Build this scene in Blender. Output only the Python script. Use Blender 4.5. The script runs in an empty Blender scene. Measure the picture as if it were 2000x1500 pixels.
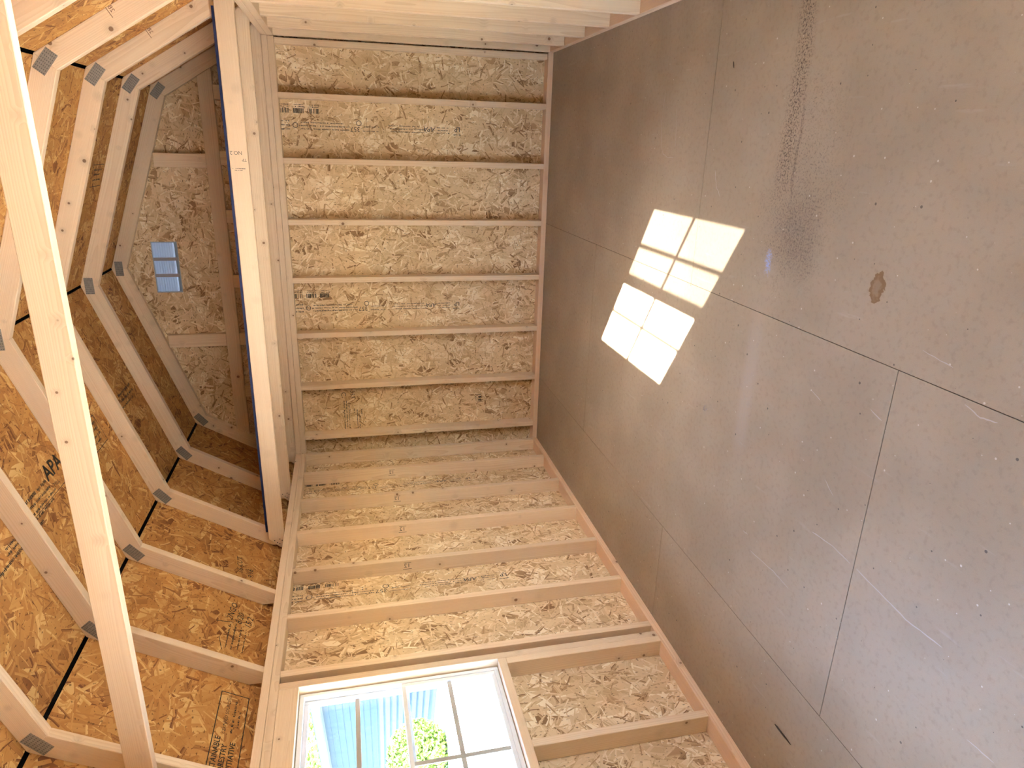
import bpy, bmesh, math, random
from mathutils import Matrix, Vector
random.seed(7)
IN = 0.0254
scene = bpy.context.scene
col = scene.collection

# ------------------------------------------------------------------ camera
CAM = Vector((90.90, -198.07, 57.36))          # inches
YAW, PITCH, ROLL, FPX = -0.3477, -0.2261, -0.0507, 1330.87
fw = Vector((math.sin(YAW)*math.cos(PITCH), math.cos(YAW)*math.cos(PITCH), math.sin(PITCH)))
rt0 = Vector((math.cos(YAW), -math.sin(YAW), 0)); up0 = rt0.cross(fw)
rt = math.cos(ROLL)*rt0 + math.sin(ROLL)*up0
up = -math.sin(ROLL)*rt0 + math.cos(ROLL)*up0
# the photograph is stored turned on its side: picture-up is the room's right, picture-right is down
cx, cyv, cz = -up, rt, -fw
cam = bpy.data.cameras.new('camera'); cam.sensor_fit = 'HORIZONTAL'; cam.sensor_width = 36
cam.lens = FPX*36/2000; cam.clip_start = 0.02; cam.clip_end = 500
camo = bpy.data.objects.new('camera', cam); col.objects.link(camo)
camo.matrix_world = Matrix(((cx.x, cyv.x, cz.x, CAM.x*IN), (cx.y, cyv.y, cz.y, CAM.y*IN), (cx.z, cyv.z, cz.z, CAM.z*IN), (0, 0, 0, 1)))
scene.camera = camo

# ------------------------------------------------------------------ sky, sun, exposure
SUNDIR = Vector((-1.0, 0.687, -0.970)).normalized()      # the way the light travels
w = bpy.data.worlds.new('world'); scene.world = w; w.use_nodes = True
wn = w.node_tree.nodes; wl = w.node_tree.links
sky = wn.new('ShaderNodeTexSky'); sky.sky_type = 'NISHITA'; sky.sun_disc = False
sky.sun_elevation = math.asin(-SUNDIR.z); sky.sun_rotation = math.atan2(-SUNDIR.x, -SUNDIR.y)
sky.altitude = 100; sky.dust_density = 1.5; sky.air_density = 1.0; sky.ozone_density = 1.0
bg = wn['Background']; bg.inputs['Strength'].default_value = 0.5
wl.new(sky.outputs['Color'], bg.inputs['Color'])
sl = bpy.data.lights.new('sun', 'SUN'); sl.energy = 15.0; sl.angle = math.radians(0.45); sl.color = (1.0, 0.955, 0.88)
so = bpy.data.objects.new('sun', sl); col.objects.link(so)
so.rotation_euler = SUNDIR.to_track_quat('-Z', 'Y').to_euler(); so.location = (5, -4, 6)
vs = scene.view_settings
vs.view_transform = 'Standard'; vs.look = 'None'; vs.gamma = 1.0; vs.use_curve_mapping = False
vs.exposure = 3.8
scene.display_settings.display_device = 'sRGB'
scene.cycles.use_denoising = True
scene.cycles.max_bounces = 7; scene.cycles.diffuse_bounces = 4; scene.cycles.glossy_bounces = 2; scene.cycles.transparent_max_bounces = 12
scene.cycles.use_adaptive_sampling = False; scene.cycles.time_limit = 840
scene.cycles.sample_clamp_indirect = 3.0
scene.cycles.caustics_reflective = False; scene.cycles.caustics_refractive = False

# ------------------------------------------------------------------ node helpers
class NT:
    def __init__(s, tree): s.t = tree; s.n = tree.nodes; s.l = tree.links
    def new(s, kind, **kw):
        n = s.n.new(kind)
        for k, v in kw.items(): setattr(n, k, v)
        return n
    def put(s, sock, v):
        if isinstance(v, bpy.types.NodeSocket): s.l.new(v, sock)
        elif v is not None: sock.default_value = v
    def math(s, op, a, b=None, c=None, clamp=False):
        n = s.new('ShaderNodeMath', operation=op, use_clamp=clamp)
        for i, v in enumerate((a, b, c)): s.put(n.inputs[i], v)
        return n.outputs[0]
    def vmath(s, op, a, b=None, sc=None):
        n = s.new('ShaderNodeVectorMath', operation=op)
        s.put(n.inputs[0], a); s.put(n.inputs[1], b)
        if sc is not None: s.put(n.inputs['Scale'], sc)
        return n.outputs['Value'] if op in ('LENGTH', 'DOT_PRODUCT', 'DISTANCE') else n.outputs[0]
    def mix(s, f, a, b, blend='MIX'):
        n = s.new('ShaderNodeMix', data_type='RGBA', blend_type=blend)
        s.put(n.inputs[0], f); s.put(n.inputs[6], a); s.put(n.inputs[7], b); return n.outputs[2]
    def noise(s, vec, scale, detail=2.0, rough=0.5, dist=0.0, dim='3D'):
        n = s.new('ShaderNodeTexNoise', noise_dimensions=dim); s.put(n.inputs['Vector'], vec); s.put(n.inputs['Scale'], scale)
        n.inputs['Detail'].default_value = detail; n.inputs['Roughness'].default_value = rough; n.inputs['Distortion'].default_value = dist
        return n
    def ramp(s, fac, stops, interp='LINEAR'):
        n = s.new('ShaderNodeValToRGB'); e = n.color_ramp; e.interpolation = interp
        while len(e.elements) < len(stops): e.elements.new(0.5)
        for el, (p, c) in zip(e.elements, stops): el.position = p; el.color = (*c, 1) if len(c) == 3 else c
        s.put(n.inputs[0], fac); return n.outputs[0]
    def smooth(s, v, a, b):
        n = s.new('ShaderNodeMapRange', interpolation_type='SMOOTHSTEP')
        s.put(n.inputs[0], v); n.inputs[1].default_value = a; n.inputs[2].default_value = b
        n.inputs[3].default_value = 0; n.inputs[4].default_value = 1; return n.outputs[0]
    def xyz(s, v):
        n = s.new('ShaderNodeSeparateXYZ'); s.put(n.inputs[0], v); return n.outputs
    def comb(s, x, y, z=0.0):
        n = s.new('ShaderNodeCombineXYZ')
        for i, v in enumerate((x, y, z)): s.put(n.inputs[i], v)
        return n.outputs[0]
def srgb(r, g, b):
    f = lambda c: (c/255/12.92 if c/255 <= 0.04045 else ((c/255+0.055)/1.055)**2.4)
    return (f(r), f(g), f(b))
def mat_base(name):
    m = bpy.data.materials.new(name); m.use_nodes = True
    t = NT(m.node_tree); return m, t, m.node_tree.nodes['Principled BSDF']
def plain(name, rgb, rough=0.6, spec=0.5, metal=0.0, noise=0.0, nscale=40):
    m, t, b = mat_base(name)
    c = (*rgb, 1)
    if noise:
        tc = t.new('ShaderNodeTexCoord')
        n = t.noise(tc.outputs['Object'], nscale, 4)
        c = t.mix(t.smooth(n.outputs[0], 0.3, 0.7), (*[x*(1-noise) for x in rgb], 1), (*[min(1, x*(1+noise)) for x in rgb], 1))
    t.put(b.inputs['Base Color'], c)
    b.inputs['Roughness'].default_value = rough; b.inputs['Specular IOR Level'].default_value = spec; b.inputs['Metallic'].default_value = metal
    return m

# one layer of wood strands: every cell of a Voronoi carries one turned rectangle
def strand_group(fibre):
    g = bpy.data.node_groups.new('strand_layer', 'ShaderNodeTree')
    for nm, ty in (('Vector', 'NodeSocketVector'), ('Scale', 'NodeSocketFloat'), ('HalfLen', 'NodeSocketFloat'), ('HalfWid', 'NodeSocketFloat'), ('Below', 'NodeSocketFloat')):
        g.interface.new_socket(nm, in_out='INPUT', socket_type=ty)
    g.interface.new_socket('Value', in_out='OUTPUT', socket_type='NodeSocketFloat')
    t = NT(g); gi = t.new('NodeGroupInput'); go = t.new('NodeGroupOutput')
    v = t.vmath('SCALE', gi.outputs['Vector'], sc=gi.outputs['Scale'])
    vo = t.new('ShaderNodeTexVoronoi', voronoi_dimensions='2D', feature='F1'); t.put(vo.inputs['Vector'], v); vo.inputs['Scale'].default_value = 1.0
    rel = t.vmath('SUBTRACT', v, vo.outputs['Position'])
    sc = t.new('ShaderNodeSeparateColor'); t.put(sc.inputs[0], vo.outputs['Color'])
    ang = t.math('MULTIPLY', t.math('SUBTRACT', sc.outputs[0], 0.5), 3.6)
    rot = t.new('ShaderNodeVectorRotate', rotation_type='Z_AXIS'); t.put(rot.inputs['Vector'], rel); t.put(rot.inputs['Angle'], ang)
    x, y, _ = t.xyz(rot.outputs[0])
    wid = t.math('MULTIPLY', gi.outputs['HalfWid'], t.math('MULTIPLY_ADD', sc.outputs[2], 1.1, 0.35))
    mx = t.math('LESS_THAN', t.math('ABSOLUTE', x), gi.outputs['HalfLen'])
    my = t.math('LESS_THAN', t.math('ABSOLUTE', y), wid)
    msk = t.math('MULTIPLY', mx, my)
    fib = t.noise(t.comb(t.math('MULTIPLY', x, 2.0), t.math('MULTIPLY_ADD', y, 26.0, t.math('MULTIPLY', sc.outputs[0], 40.0)), 0.0), 1.0, 0.0, dim='2D').outputs[0] if fibre else 0.5
    val = t.math('ADD', sc.outputs[1], t.math('MULTIPLY', t.math('SUBTRACT', fib, 0.5), 0.30)) if fibre else sc.outputs[1]
    val = t.math('ADD', val, t.math('MULTIPLY', t.math('DIVIDE', y, wid), 0.10))  # strand's curl and edge shade painted in as tone
    edge = t.math('GREATER_THAN', t.math('DIVIDE', y, wid), 0.80)
    val = t.math('SUBTRACT', val, t.math('MULTIPLY', edge, 0.15))
    m = t.new('ShaderNodeMix', data_type='FLOAT'); t.put(m.inputs[0], msk); t.put(m.inputs[2], gi.outputs['Below']); t.put(m.inputs[3], val)
    t.put(go.inputs[0], m.outputs[0]); return g
STR = strand_group(False); STRF = strand_group(True)
def osb(name, stops, rough=0.75, bump=0.0, scale=1.0, spec=0.3):
    m, t, b = mat_base(name)
    tc = t.new('ShaderNodeTexCoord'); oi = t.new('ShaderNodeObjectInfo')
    off = t.comb(t.math('MULTIPLY', oi.outputs['Random'], 37.0), t.math('MULTIPLY', oi.outputs['Random'], 91.0), 0.0)
    p = t.vmath('ADD', tc.outputs['Object'], off)
    x, y, z = t.xyz(p); p2 = t.comb(x, y, 0.0)
    warp = t.noise(p2, 16.0, 0.0, dim='2D')
    p2 = t.vmath('ADD', p2, t.vmath('SCALE', t.vmath('SUBTRACT', warp.outputs['Color'], (0.5, 0.5, 0.5)), sc=0.010))
    val = 0.5
    for i, (s, hl, hw) in enumerate(((17, 3, 3), (8.5, .66, .10), (10.5, .66, .095), (12.5, .68, .09), (9.5, .72, .05), (15, .68, .075))):
        g = t.new('ShaderNodeGroup'); g.node_tree = STRF if i in (2, 4) else STR
        r = t.new('ShaderNodeVectorRotate', rotation_type='Z_AXIS'); t.put(r.inputs['Vector'], t.vmath('ADD', p2, (3.1*i, 1.7*i+.3, 0))); r.inputs['Angle'].default_value = 0.7*i
        t.put(g.inputs['Vector'], r.outputs[0] if i else t.vmath('MULTIPLY', p2, (0.45, 1.0, 1.0))); g.inputs['Scale'].default_value = s*scale
        g.inputs['HalfLen'].default_value = hl; g.inputs['HalfWid'].default_value = hw
        t.put(g.inputs['Below'], val); val = g.outputs[0]
    c = t.ramp(val, stops)
    # small dark flecks and gaps between strands
    fl = t.noise(t.comb(t.math('MULTIPLY', x, 0.45), y, 0), 120.0, 0.0, dim='2D').outputs[0]
    c = t.mix(t.math('MULTIPLY', t.smooth(fl, 0.77, 0.84), 0.7), c, (*[k*0.45 for k in stops[0][1]], 1))
    big = t.noise(p2, 2.2, 0.0, dim='2D').outputs[0]
    c = t.mix(0.35, c, t.mix(t.smooth(big, 0.3, 0.7), (.78, .75, .72, 1), (1, 1, 1, 1)), 'MULTIPLY')
    t.put(b.inputs['Base Color'], c); b.inputs['Roughness'].default_value = rough; b.inputs['Specular IOR Level'].default_value = spec
    if bump:
        bp = t.new('ShaderNodeBump'); bp.inputs['Strength'].default_value = bump; bp.inputs['Distance'].default_value = 0.0012
        t.put(bp.inputs['Height'], t.noise(p2, 60.0, 0.0, dim='2D').outputs[0]); t.put(b.inputs['Normal'], bp.outputs[0])
    return m
def pine(name, light, dark, knot=srgb(120, 80, 52), knots=1.0, rough=0.6, kx=4.6):
    m, t, b = mat_base(name)
    tc = t.new('ShaderNodeTexCoord'); oi = t.new('ShaderNodeObjectInfo')
    R = oi.outputs['Random']
    p = t.vmath('ADD', tc.outputs['Object'], t.comb(t.math('MULTIPLY', R, 53.0), 0.0, 0.0))
    x, y, z = t.xyz(p)
    # knots: sparse spots, the grain bends round them
    kv = t.comb(t.math('MULTIPLY', x, kx), t.math('MULTIPLY', y, 15.0), t.math('MULTIPLY', z, 15.0))
    vo = t.new('ShaderNodeTexVoronoi', voronoi_dimensions='3D', feature='F1'); t.put(vo.inputs['Vector'], kv); vo.inputs['Scale'].default_value = 1.0
    rx, ry, rz = t.xyz(t.vmath('SUBTRACT', kv, vo.outputs['Position']))
    d = t.vmath('LENGTH', t.comb(t.math('MULTIPLY', rx, 1/kx), t.math('MULTIPLY', ry, 1/15), t.math('MULTIPLY', rz, 1/15)))
    sc = t.new('ShaderNodeSeparateColor'); t.put(sc.inputs[0], vo.outputs['Color'])
    on = t.math('LESS_THAN', sc.outputs[0], 0.6*knots)
    rad = t.math('MULTIPLY_ADD', sc.outputs[1], 0.008 if kx < 6 else 0.006, 0.0035)
    q = t.math('DIVIDE', d, rad)
    halo = t.math('MULTIPLY', on, t.smooth(q, 4.0, 0.8))
    core = t.math('MULTIPLY', on, t.smooth(q, 1.15, 0.75))
    warp = t.noise(t.comb(t.math('MULTIPLY', x, 1.6), t.math('MULTIPLY', y, 9), t.math('MULTIPLY', z, 9)), 1.0, 1.0).outputs[0]
    cy0 = t.math('MULTIPLY_ADD', R, 0.12, -0.09); cz0 = t.math('MULTIPLY_ADD', t.math('FRACT', t.math('MULTIPLY', R, 7.3)), 0.10, 0.02)
    r = t.vmath('LENGTH', t.comb(t.math('SUBTRACT', y, cy0), t.math('SUBTRACT', z, cz0), 0.0))
    r = t.math('ADD', r, t.math('MULTIPLY', warp, 0.020)); r = t.math('ADD', r, t.math('MULTIPLY', halo, 0.006))
    ring = t.math('FRACT', t.math('MULTIPLY', r, 210.0))
    ring = t.math('MULTIPLY', ring, ring)
    streak = t.noise(t.comb(t.math('MULTIPLY', x, 2.0), t.math('MULTIPLY', y, 160), t.math('MULTIPLY', z, 160)), 1.0, 0.0).outputs[0]
    f = t.math('ADD', t.math('MULTIPLY', ring, 0.55), t.math('MULTIPLY', streak, 0.45))
    c = t.mix(f, (*light, 1), (*dark, 1))
    blot = t.noise(t.comb(t.math('MULTIPLY', x, 1.1), t.math('MULTIPLY', y, 10), t.math('MULTIPLY', z, 10)), 1.0, 0.0).outputs[0]
    c = t.mix(t.math('MULTIPLY', t.smooth(blot, 0.45, 0.75), 0.30), c, (light[0]*.86, light[1]*.74, light[2]*.64, 1))
    tint = t.mix(t.math('FRACT', t.math('MULTIPLY', R, 13.7)), (0.90, 0.88, 0.86, 1), (1.04, 1.02, 1.0, 1))
    c = t.mix(1.0, c, tint, 'MULTIPLY')
    c = t.mix(t.math('MULTIPLY', halo, 0.35), c, (*[k*0.72 for k in dark], 1))
    c = t.mix(t.math('MULTIPLY', core, 0.85), c, (*knot, 1))
    t.put(b.inputs['Base Color'], c); b.inputs['Roughness'].default_value = rough; b.inputs['Specular IOR Level'].default_value = 0.35
    return m
def floor_mat():
    m, t, b = mat_base('floor_board')
    ge = t.new('ShaderNodeNewGeometry'); P = t.vmath('SCALE', ge.outputs['Position'], sc=1/IN)
    x, y, z = t.xyz(P)
    n1 = t.noise(P, 0.045, 2.0, 0.6, dim='2D').outputs[0]; n2 = t.noise(P, 1.3, 2.0, 0.65, dim='2D').outputs[0]; n3 = t.noise(P, 14.0, 1.0, dim='2D').outputs[0]
    c = t.mix(t.smooth(n1, 0.35, 0.68), (*srgb(152, 136, 114), 1), (*srgb(164, 148, 126), 1))
    c = t.mix(t.math('MULTIPLY', t.smooth(n2, 0.5, 0.8), 0.22), c, (*srgb(108, 92, 80), 1))
    c = t.mix(0.10, c, t.mix(n3, (*srgb(80, 68, 58), 1), (*srgb(205, 190, 174), 1)))
    wobc = t.noise(P, .25, 2.0, 0.7, dim='2D').outputs[0]; wobf = t.noise(P, 1.0, 2.0, 0.7, dim='2D').outputs[0]
    def ell(cx_, cy_, rx_, ry_, a=1.0, b_=0.0, wob=0.5, ns=0.25):
        dx = t.math('DIVIDE', t.math('SUBTRACT', x, cx_), rx_); dy = t.math('DIVIDE', t.math('SUBTRACT', y, cy_), ry_)
        d = t.math('SQRT', t.math('ADD', t.math('MULTIPLY', dx, dx), t.math('MULTIPLY', dy, dy)))
        d = t.math('ADD', d, t.math('MULTIPLY', t.math('SUBTRACT', (wobf if ns > .5 else wobc), 0.5), wob*2))
        return t.smooth(d, a, b_)
    dots = t.noise(P, 3.2, 3.0, 0.75, dim='2D').outputs[0]
    # tracked-in dirt along the line y = -112 and the grey smudge beside it
    tr = t.math('MULTIPLY', t.smooth(t.math('ABSOLUTE', t.math('ADD', t.math('ADD', y, 112.2), t.math('MULTIPLY', n1, 2.0))), 2.6, 0.3), t.smooth(x, 80, 92))
    c = t.mix(t.math('MULTIPLY', tr, t.smooth(dots, 0.46, 0.66)), c, (*srgb(70, 52, 40), 1))
    ln = t.math('MULTIPLY', t.smooth(t.math('ABSOLUTE', t.math('ADD', t.math('MULTIPLY_ADD', wobc, 1.2, y), 114.9)), 0.45, 0.1), t.math('MULTIPLY', t.smooth(x, 83, 87), t.smooth(x, 99, 93)))
    c = t.mix(t.math('MULTIPLY', ln, t.math('MULTIPLY_ADD', t.smooth(dots, 0.4, 0.6), 0.5, 0.15)), c, (*srgb(78, 64, 56), 1))
    sm = ell(80.5, -118.0, 8.5, 7.0, 1.0, 0.1, 0.35)
    c = t.mix(t.math('MULTIPLY', sm, t.math('MULTIPLY_ADD', t.smooth(dots, 0.42, 0.62), 0.34, 0.20)), c, (*srgb(70, 63, 60), 1))
    s2 = ell(86.0, -117.5, 20.0, 11.0, 1.0, 0.2, 0.5)
    c = t.mix(t.math('MULTIPLY', s2, t.math('MULTIPLY', t.smooth(dots, 0.55, 0.66), 0.5)), c, (*srgb(66, 54, 46), 1))
    # pale rubbed band further left along the same line
    pal = t.math('MULTIPLY', t.smooth(t.math('ABSOLUTE', t.math('ADD', y, 112.4)), 2.4, 0.4), t.math('MULTIPLY', t.smooth(x, 44, 50), t.smooth(x, 72, 62)))
    c = t.mix(t.math('MULTIPLY', pal, t.math('MULTIPLY', n2, 0.45)), c, (*srgb(180, 172, 168), 1))
    # blue-white scuff
    sc_ = ell(76.3, -112.8, 2.4, 0.9, 1.0, 0.3, 0.6, 1.2)
    c = t.mix(t.math('MULTIPLY', sc_, t.smooth(dots, 0.38, 0.6)), c, (*srgb(150, 165, 215), 1))
    # brown stain with a darker rim
    st = ell(76.9, -134.0, 1.7, 1.15, 1.0, 0.9, 0.5, 0.9); sti = ell(76.9, -134.0, 1.7, 1.15, 0.75, 0.4, 0.5, 0.9)
    c = t.mix(t.math('MULTIPLY', st, t.math('SUBTRACT', 0.8, t.math('MULTIPLY', sti, 0.35))), c, (*srgb(112, 78, 36), 1))
    # white dust specks and dark dots
    vo = t.new('ShaderNodeTexVoronoi', voronoi_dimensions='2D'); t.put(vo.inputs['Vector'], P); vo.inputs['Scale'].default_value = 0.42
    s3 = t.new('ShaderNodeSeparateColor'); t.put(s3.inputs[0], vo.outputs['Color'])
    wsp = t.math('MULTIPLY', t.math('LESS_THAN', vo.outputs['Distance'], t.math('MULTIPLY', s3.outputs[1], 0.055)), t.math('LESS_THAN', s3.outputs[0], 0.22))
    c = t.mix(t.math('MULTIPLY', wsp, 0.8), c, (*srgb(205, 198, 188), 1))
    vo2 = t.new('ShaderNodeTexVoronoi', voronoi_dimensions='2D'); t.put(vo2.inputs['Vector'], t.vmath('ADD', P, (31.3, 7.7, 0))); vo2.inputs['Scale'].default_value = 0.30
    s4 = t.new('ShaderNodeSeparateColor'); t.put(s4.inputs[0], vo2.outputs['Color'])
    dsp = t.math('MULTIPLY', t.math('LESS_THAN', vo2.outputs['Distance'], t.math('MULTIPLY', s4.outputs[1], 0.05)), t.math('LESS_THAN', s4.outputs[0], 0.28))
    c = t.mix(t.math('MULTIPLY', dsp, 0.75), c, (*srgb(55, 46, 40), 1))
    # faint long scuffs
    scf = t.noise(t.comb(t.math('MULTIPLY', x, 1.0), t.math('MULTIPLY', y, 0.10), 0), 0.9, 3.0).outputs[0]
    c = t.mix(t.math('MULTIPLY', t.smooth(scf, 0.66, 0.75), 0.18), c, (*srgb(190, 180, 172), 1))
    t.put(b.inputs['Base Color'], c)
    t.put(b.inputs['Roughness'], t.math('MULTIPLY_ADD', n2, 0.22, 0.36)); b.inputs['Specular IOR Level'].default_value = 0.5
    bp = t.new('ShaderNodeBump'); bp.inputs['Strength'].default_value = 0.10; bp.inputs['Distance'].default_value = 0.001
    t.put(bp.inputs['Height'], n3); t.put(b.inputs['Normal'], bp.outputs[0])
    return m
def clear_glass(name, tint, refl=0.06):
    m = bpy.data.materials.new(name); m.use_nodes = True; t = NT(m.node_tree)
    t.n.remove(m.node_tree.nodes['Principled BSDF'])
    tr = t.new('ShaderNodeBsdfTransparent'); tr.inputs[0].default_value = (*tint, 1)
    gl = t.new('ShaderNodeBsdfGlossy'); gl.inputs['Roughness'].default_value = 0.02
    lw = t.new('ShaderNodeLayerWeight'); lw.inputs['Blend'].default_value = 0.5
    mx = t.new('ShaderNodeMixShader'); t.put(mx.inputs[0], t.math('MULTIPLY_ADD', t.math('POWER', lw.outputs['Facing'], 4.0), 0.5, refl*0.5)); t.put(mx.inputs[1], tr.outputs[0]); t.put(mx.inputs[2], gl.outputs[0])
    t.put(m.node_tree.nodes['Material Output'].inputs[0], mx.outputs[0]); return m
def screen_mat():
    m = bpy.data.materials.new('insect_dimming_mesh'); m.use_nodes = True; t = NT(m.node_tree)
    t.n.remove(m.node_tree.nodes['Principled BSDF'])
    tr = t.new('ShaderNodeBsdfTransparent'); df = t.new('ShaderNodeBsdfDiffuse'); df.inputs[0].default_value = (0.05, 0.05, 0.055, 1)
    mx = t.new('ShaderNodeMixShader'); mx.inputs[0].default_value = 0.62; t.put(mx.inputs[1], tr.outputs[0]); t.put(mx.inputs[2], df.outputs[0])
    t.put(m.node_tree.nodes['Material Output'].inputs[0], mx.outputs[0]); return m
def gusset_mat():
    m, t, b = mat_base('galvanised_plate')
    tc = t.new('ShaderNodeTexCoord'); x, y, z = t.xyz(tc.outputs['Object'])
    fx = t.math('FRACT', t.math('MULTIPLY', x, 1/0.0125)); fy = t.math('FRACT', t.math('MULTIPLY', y, 1/0.0075))
    slot = t.math('MULTIPLY', t.math('MULTIPLY', t.math('GREATER_THAN', fx, 0.30), t.math('LESS_THAN', fx, 0.78)), t.math('MULTIPLY', t.math('GREATER_THAN', fy, 0.32), t.math('LESS_THAN', fy, 0.70)))
    n = t.noise(tc.outputs['Object'], 60, 3).outputs[0]
    c = t.mix(n, (*srgb(128, 122, 112), 1), (*srgb(166, 160, 150), 1))
    c = t.mix(t.math('MULTIPLY', slot, 0.75), c, (*srgb(62, 58, 54), 1))
    t.put(b.inputs['Base Color'], c); b.inputs['Metallic'].default_value = 0.0; b.inputs['Roughness'].default_value = 0.5
    return m

OSBW = osb('oriented_strand_wall', [(0.0, srgb(142, 108, 74)), (0.06, srgb(184, 150, 110)), (0.25, srgb(213, 184, 143)), (0.75, srgb(227, 200, 161)), (1.0, srgb(245, 229, 200))], scale=1.4)
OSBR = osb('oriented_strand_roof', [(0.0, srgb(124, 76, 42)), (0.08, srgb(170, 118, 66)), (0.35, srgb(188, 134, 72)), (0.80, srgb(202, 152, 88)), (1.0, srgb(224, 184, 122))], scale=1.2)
PINE = pine('pine_lumber', srgb(239, 219, 191), srgb(218, 191, 157))
PINEP = pine('pine_truss', srgb(241, 221, 192), srgb(221, 194, 158), knots=1.45, kx=8.0)
PINER = pine('pine_plate_reddish', srgb(238, 211, 180), srgb(214, 177, 144), knots=0.7)
FLOOR = floor_mat()
SUBF = plain('floor_substrate', srgb(84, 66, 52), 0.9)
VINYL = plain('white_vinyl', srgb(226, 228, 232), 0.35)
GRILLE = plain('grey_grille', srgb(176, 174, 170), 0.45)
GLASS = clear_glass('window_glass', (0.93, 0.95, 0.95))
SCREEN = screen_mat()
GUSS = gusset_mat()
BLUE = plain('blue_edge_paint', srgb(8, 28, 76), 0.7, noise=0.2)
BLACK = plain('black_felt', (0.004, 0.004, 0.005), 0.95, spec=0.1)
INK = plain('stamp_ink', srgb(78, 71, 66), 0.8)
INKD = plain('marker_ink', srgb(30, 26, 22), 0.7)
INKR = plain('grade_ink', srgb(128, 92, 72), 0.8)
VENT = plain('vent_plastic', srgb(150, 164, 182), 0.4)
VENTB = plain('vent_grey', srgb(150, 146, 150), 0.5)
WHITESC = plain('scratch', srgb(180, 170, 164), 0.6)
SLIV = plain('dark_splinter', srgb(48, 34, 26), 0.8, noise=0.3)
SHAV = plain('wood_shaving', srgb(150, 140, 130), 0.7)
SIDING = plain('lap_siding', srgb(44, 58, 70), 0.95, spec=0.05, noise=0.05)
FASCIA = plain('fascia', srgb(60, 72, 82), 0.9, spec=0.05)
SHING = plain('roof_shingle', srgb(50, 58, 66), 0.95, spec=0.05, noise=0.2, nscale=12)
GRAVEL = plain('gravel', srgb(208, 204, 196), 0.95, noise=0.15, nscale=14)
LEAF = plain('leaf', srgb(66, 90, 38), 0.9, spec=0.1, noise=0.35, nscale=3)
BARK = plain('bark', srgb(92, 74, 58), 0.9, noise=0.3)
NAIL = plain('nail', srgb(70, 66, 62), 0.4, metal=0.6)

# ------------------------------------------------------------------ object helpers (inches in, metres out)
def tag(o, label=None, cat=None, group=None, kind=None):
    for k, v in (('label', label), ('category', cat), ('group', group), ('kind', kind)):
        if v: o[k] = v
    return o
def empty(name, loc, **kw):
    o = bpy.data.objects.new(name, None); col.objects.link(o); o.location = Vector(loc)*IN; o.empty_display_size = 0.1
    return tag(o, **kw)
def link(name, mesh, M, parent=None):
    o = bpy.data.objects.new(name, mesh); col.objects.link(o)
    if parent is not None:
        P = Matrix.Identity(4); q = parent
        while q is not None: P = q.matrix_basis @ P; q = q.parent
        o.parent = parent; o.matrix_basis = P.inverted() @ M
    else: o.matrix_basis = M
    return o
def frame(c, xd, yd):
    x = Vector(xd).normalized(); y = Vector(yd); y = (y - x*y.dot(x)).normalized(); z = x.cross(y)
    c = Vector(c)*IN
    return Matrix(((x.x, y.x, z.x, c.x), (x.y, y.y, z.y, c.y), (x.z, y.z, z.z, c.z), (0, 0, 0, 1)))
CACHE = {}
def box_mesh(L, a, b, mat, bev):
    key = (round(L, 3), round(a, 3), round(b, 3), mat.name, bev)
    if key in CACHE: return CACHE[key]
    bm = bmesh.new(); bmesh.ops.create_cube(bm, size=1.0)
    for v in bm.verts: v.co = Vector((v.co.x*L, v.co.y*a, v.co.z*b))*IN
    if bev: bmesh.ops.bevel(bm, geom=list(bm.edges), offset=bev*IN, segments=1, affect='EDGES')
    me = bpy.data.meshes.new('board'); bm.to_mesh(me); bm.free(); me.materials.append(mat); CACHE[key] = me; return me
def board(name, c, xd, yd, dims, mat, parent=None, bev=0.08):
    return link(name, box_mesh(*dims, mat, bev), frame(c, xd, yd), parent)
def span(name, lo, hi, mat, parent=None, bev=0.08):
    """board filling the axis-aligned box lo-hi, grain along its longest side"""
    lo = Vector(lo); hi = Vector(hi); d = hi-lo; c = (lo+hi)/2
    ax = max(range(3), key=lambda i: d[i]); ay = (ax+1) % 3
    e = [Vector((1, 0, 0)), Vector((0, 1, 0)), Vector((0, 0, 1))]
    return board(name, c, e[ax], e[ay], (d[ax], d[ay], d[3-ax-ay]), mat, parent, bev)
def prism(name, pts, M, t, mat, parent=None, bev=0.08):
    """polygon in local x,y (inches), thickness t along local z, centred"""
    bm = bmesh.new()
    lo = [bm.verts.new(Vector((x, y, -t/2))*IN) for x, y in pts]; hi = [bm.verts.new(Vector((x, y, t/2))*IN) for x, y in pts]
    n = len(pts); bm.faces.new(lo[::-1]); bm.faces.new(hi)
    for i in range(n): bm.faces.new((lo[i], lo[(i+1) % n], hi[(i+1) % n], hi[i]))
    bmesh.ops.recalc_face_normals(bm, faces=bm.faces)
    if bev: bmesh.ops.bevel(bm, geom=list(bm.edges), offset=bev*IN, segments=1, affect='EDGES', clamp_overlap=True)
    me = bpy.data.meshes.new(name); bm.to_mesh(me); bm.free(); me.materials.append(mat)
    return link(name, me, M, parent)
def quads(name, rects, M, mat, parent=None, kind=None):
    """flat ink rectangles (x0,y0,x1,y1) in local inches"""
    vs_, fs = [], []
    for x0, y0, x1, y1 in rects:
        i = len(vs_); vs_ += [(x0*IN, y0*IN, 0), (x1*IN, y0*IN, 0), (x1*IN, y1*IN, 0), (x0*IN, y1*IN, 0)]; fs.append((i, i+1, i+2, i+3))
    me = bpy.data.meshes.new(name); me.from_pydata(vs_, [], fs); me.materials.append(mat)
    o = link(name, me, M, parent)
    if kind: o['kind'] = kind
    return o
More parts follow.
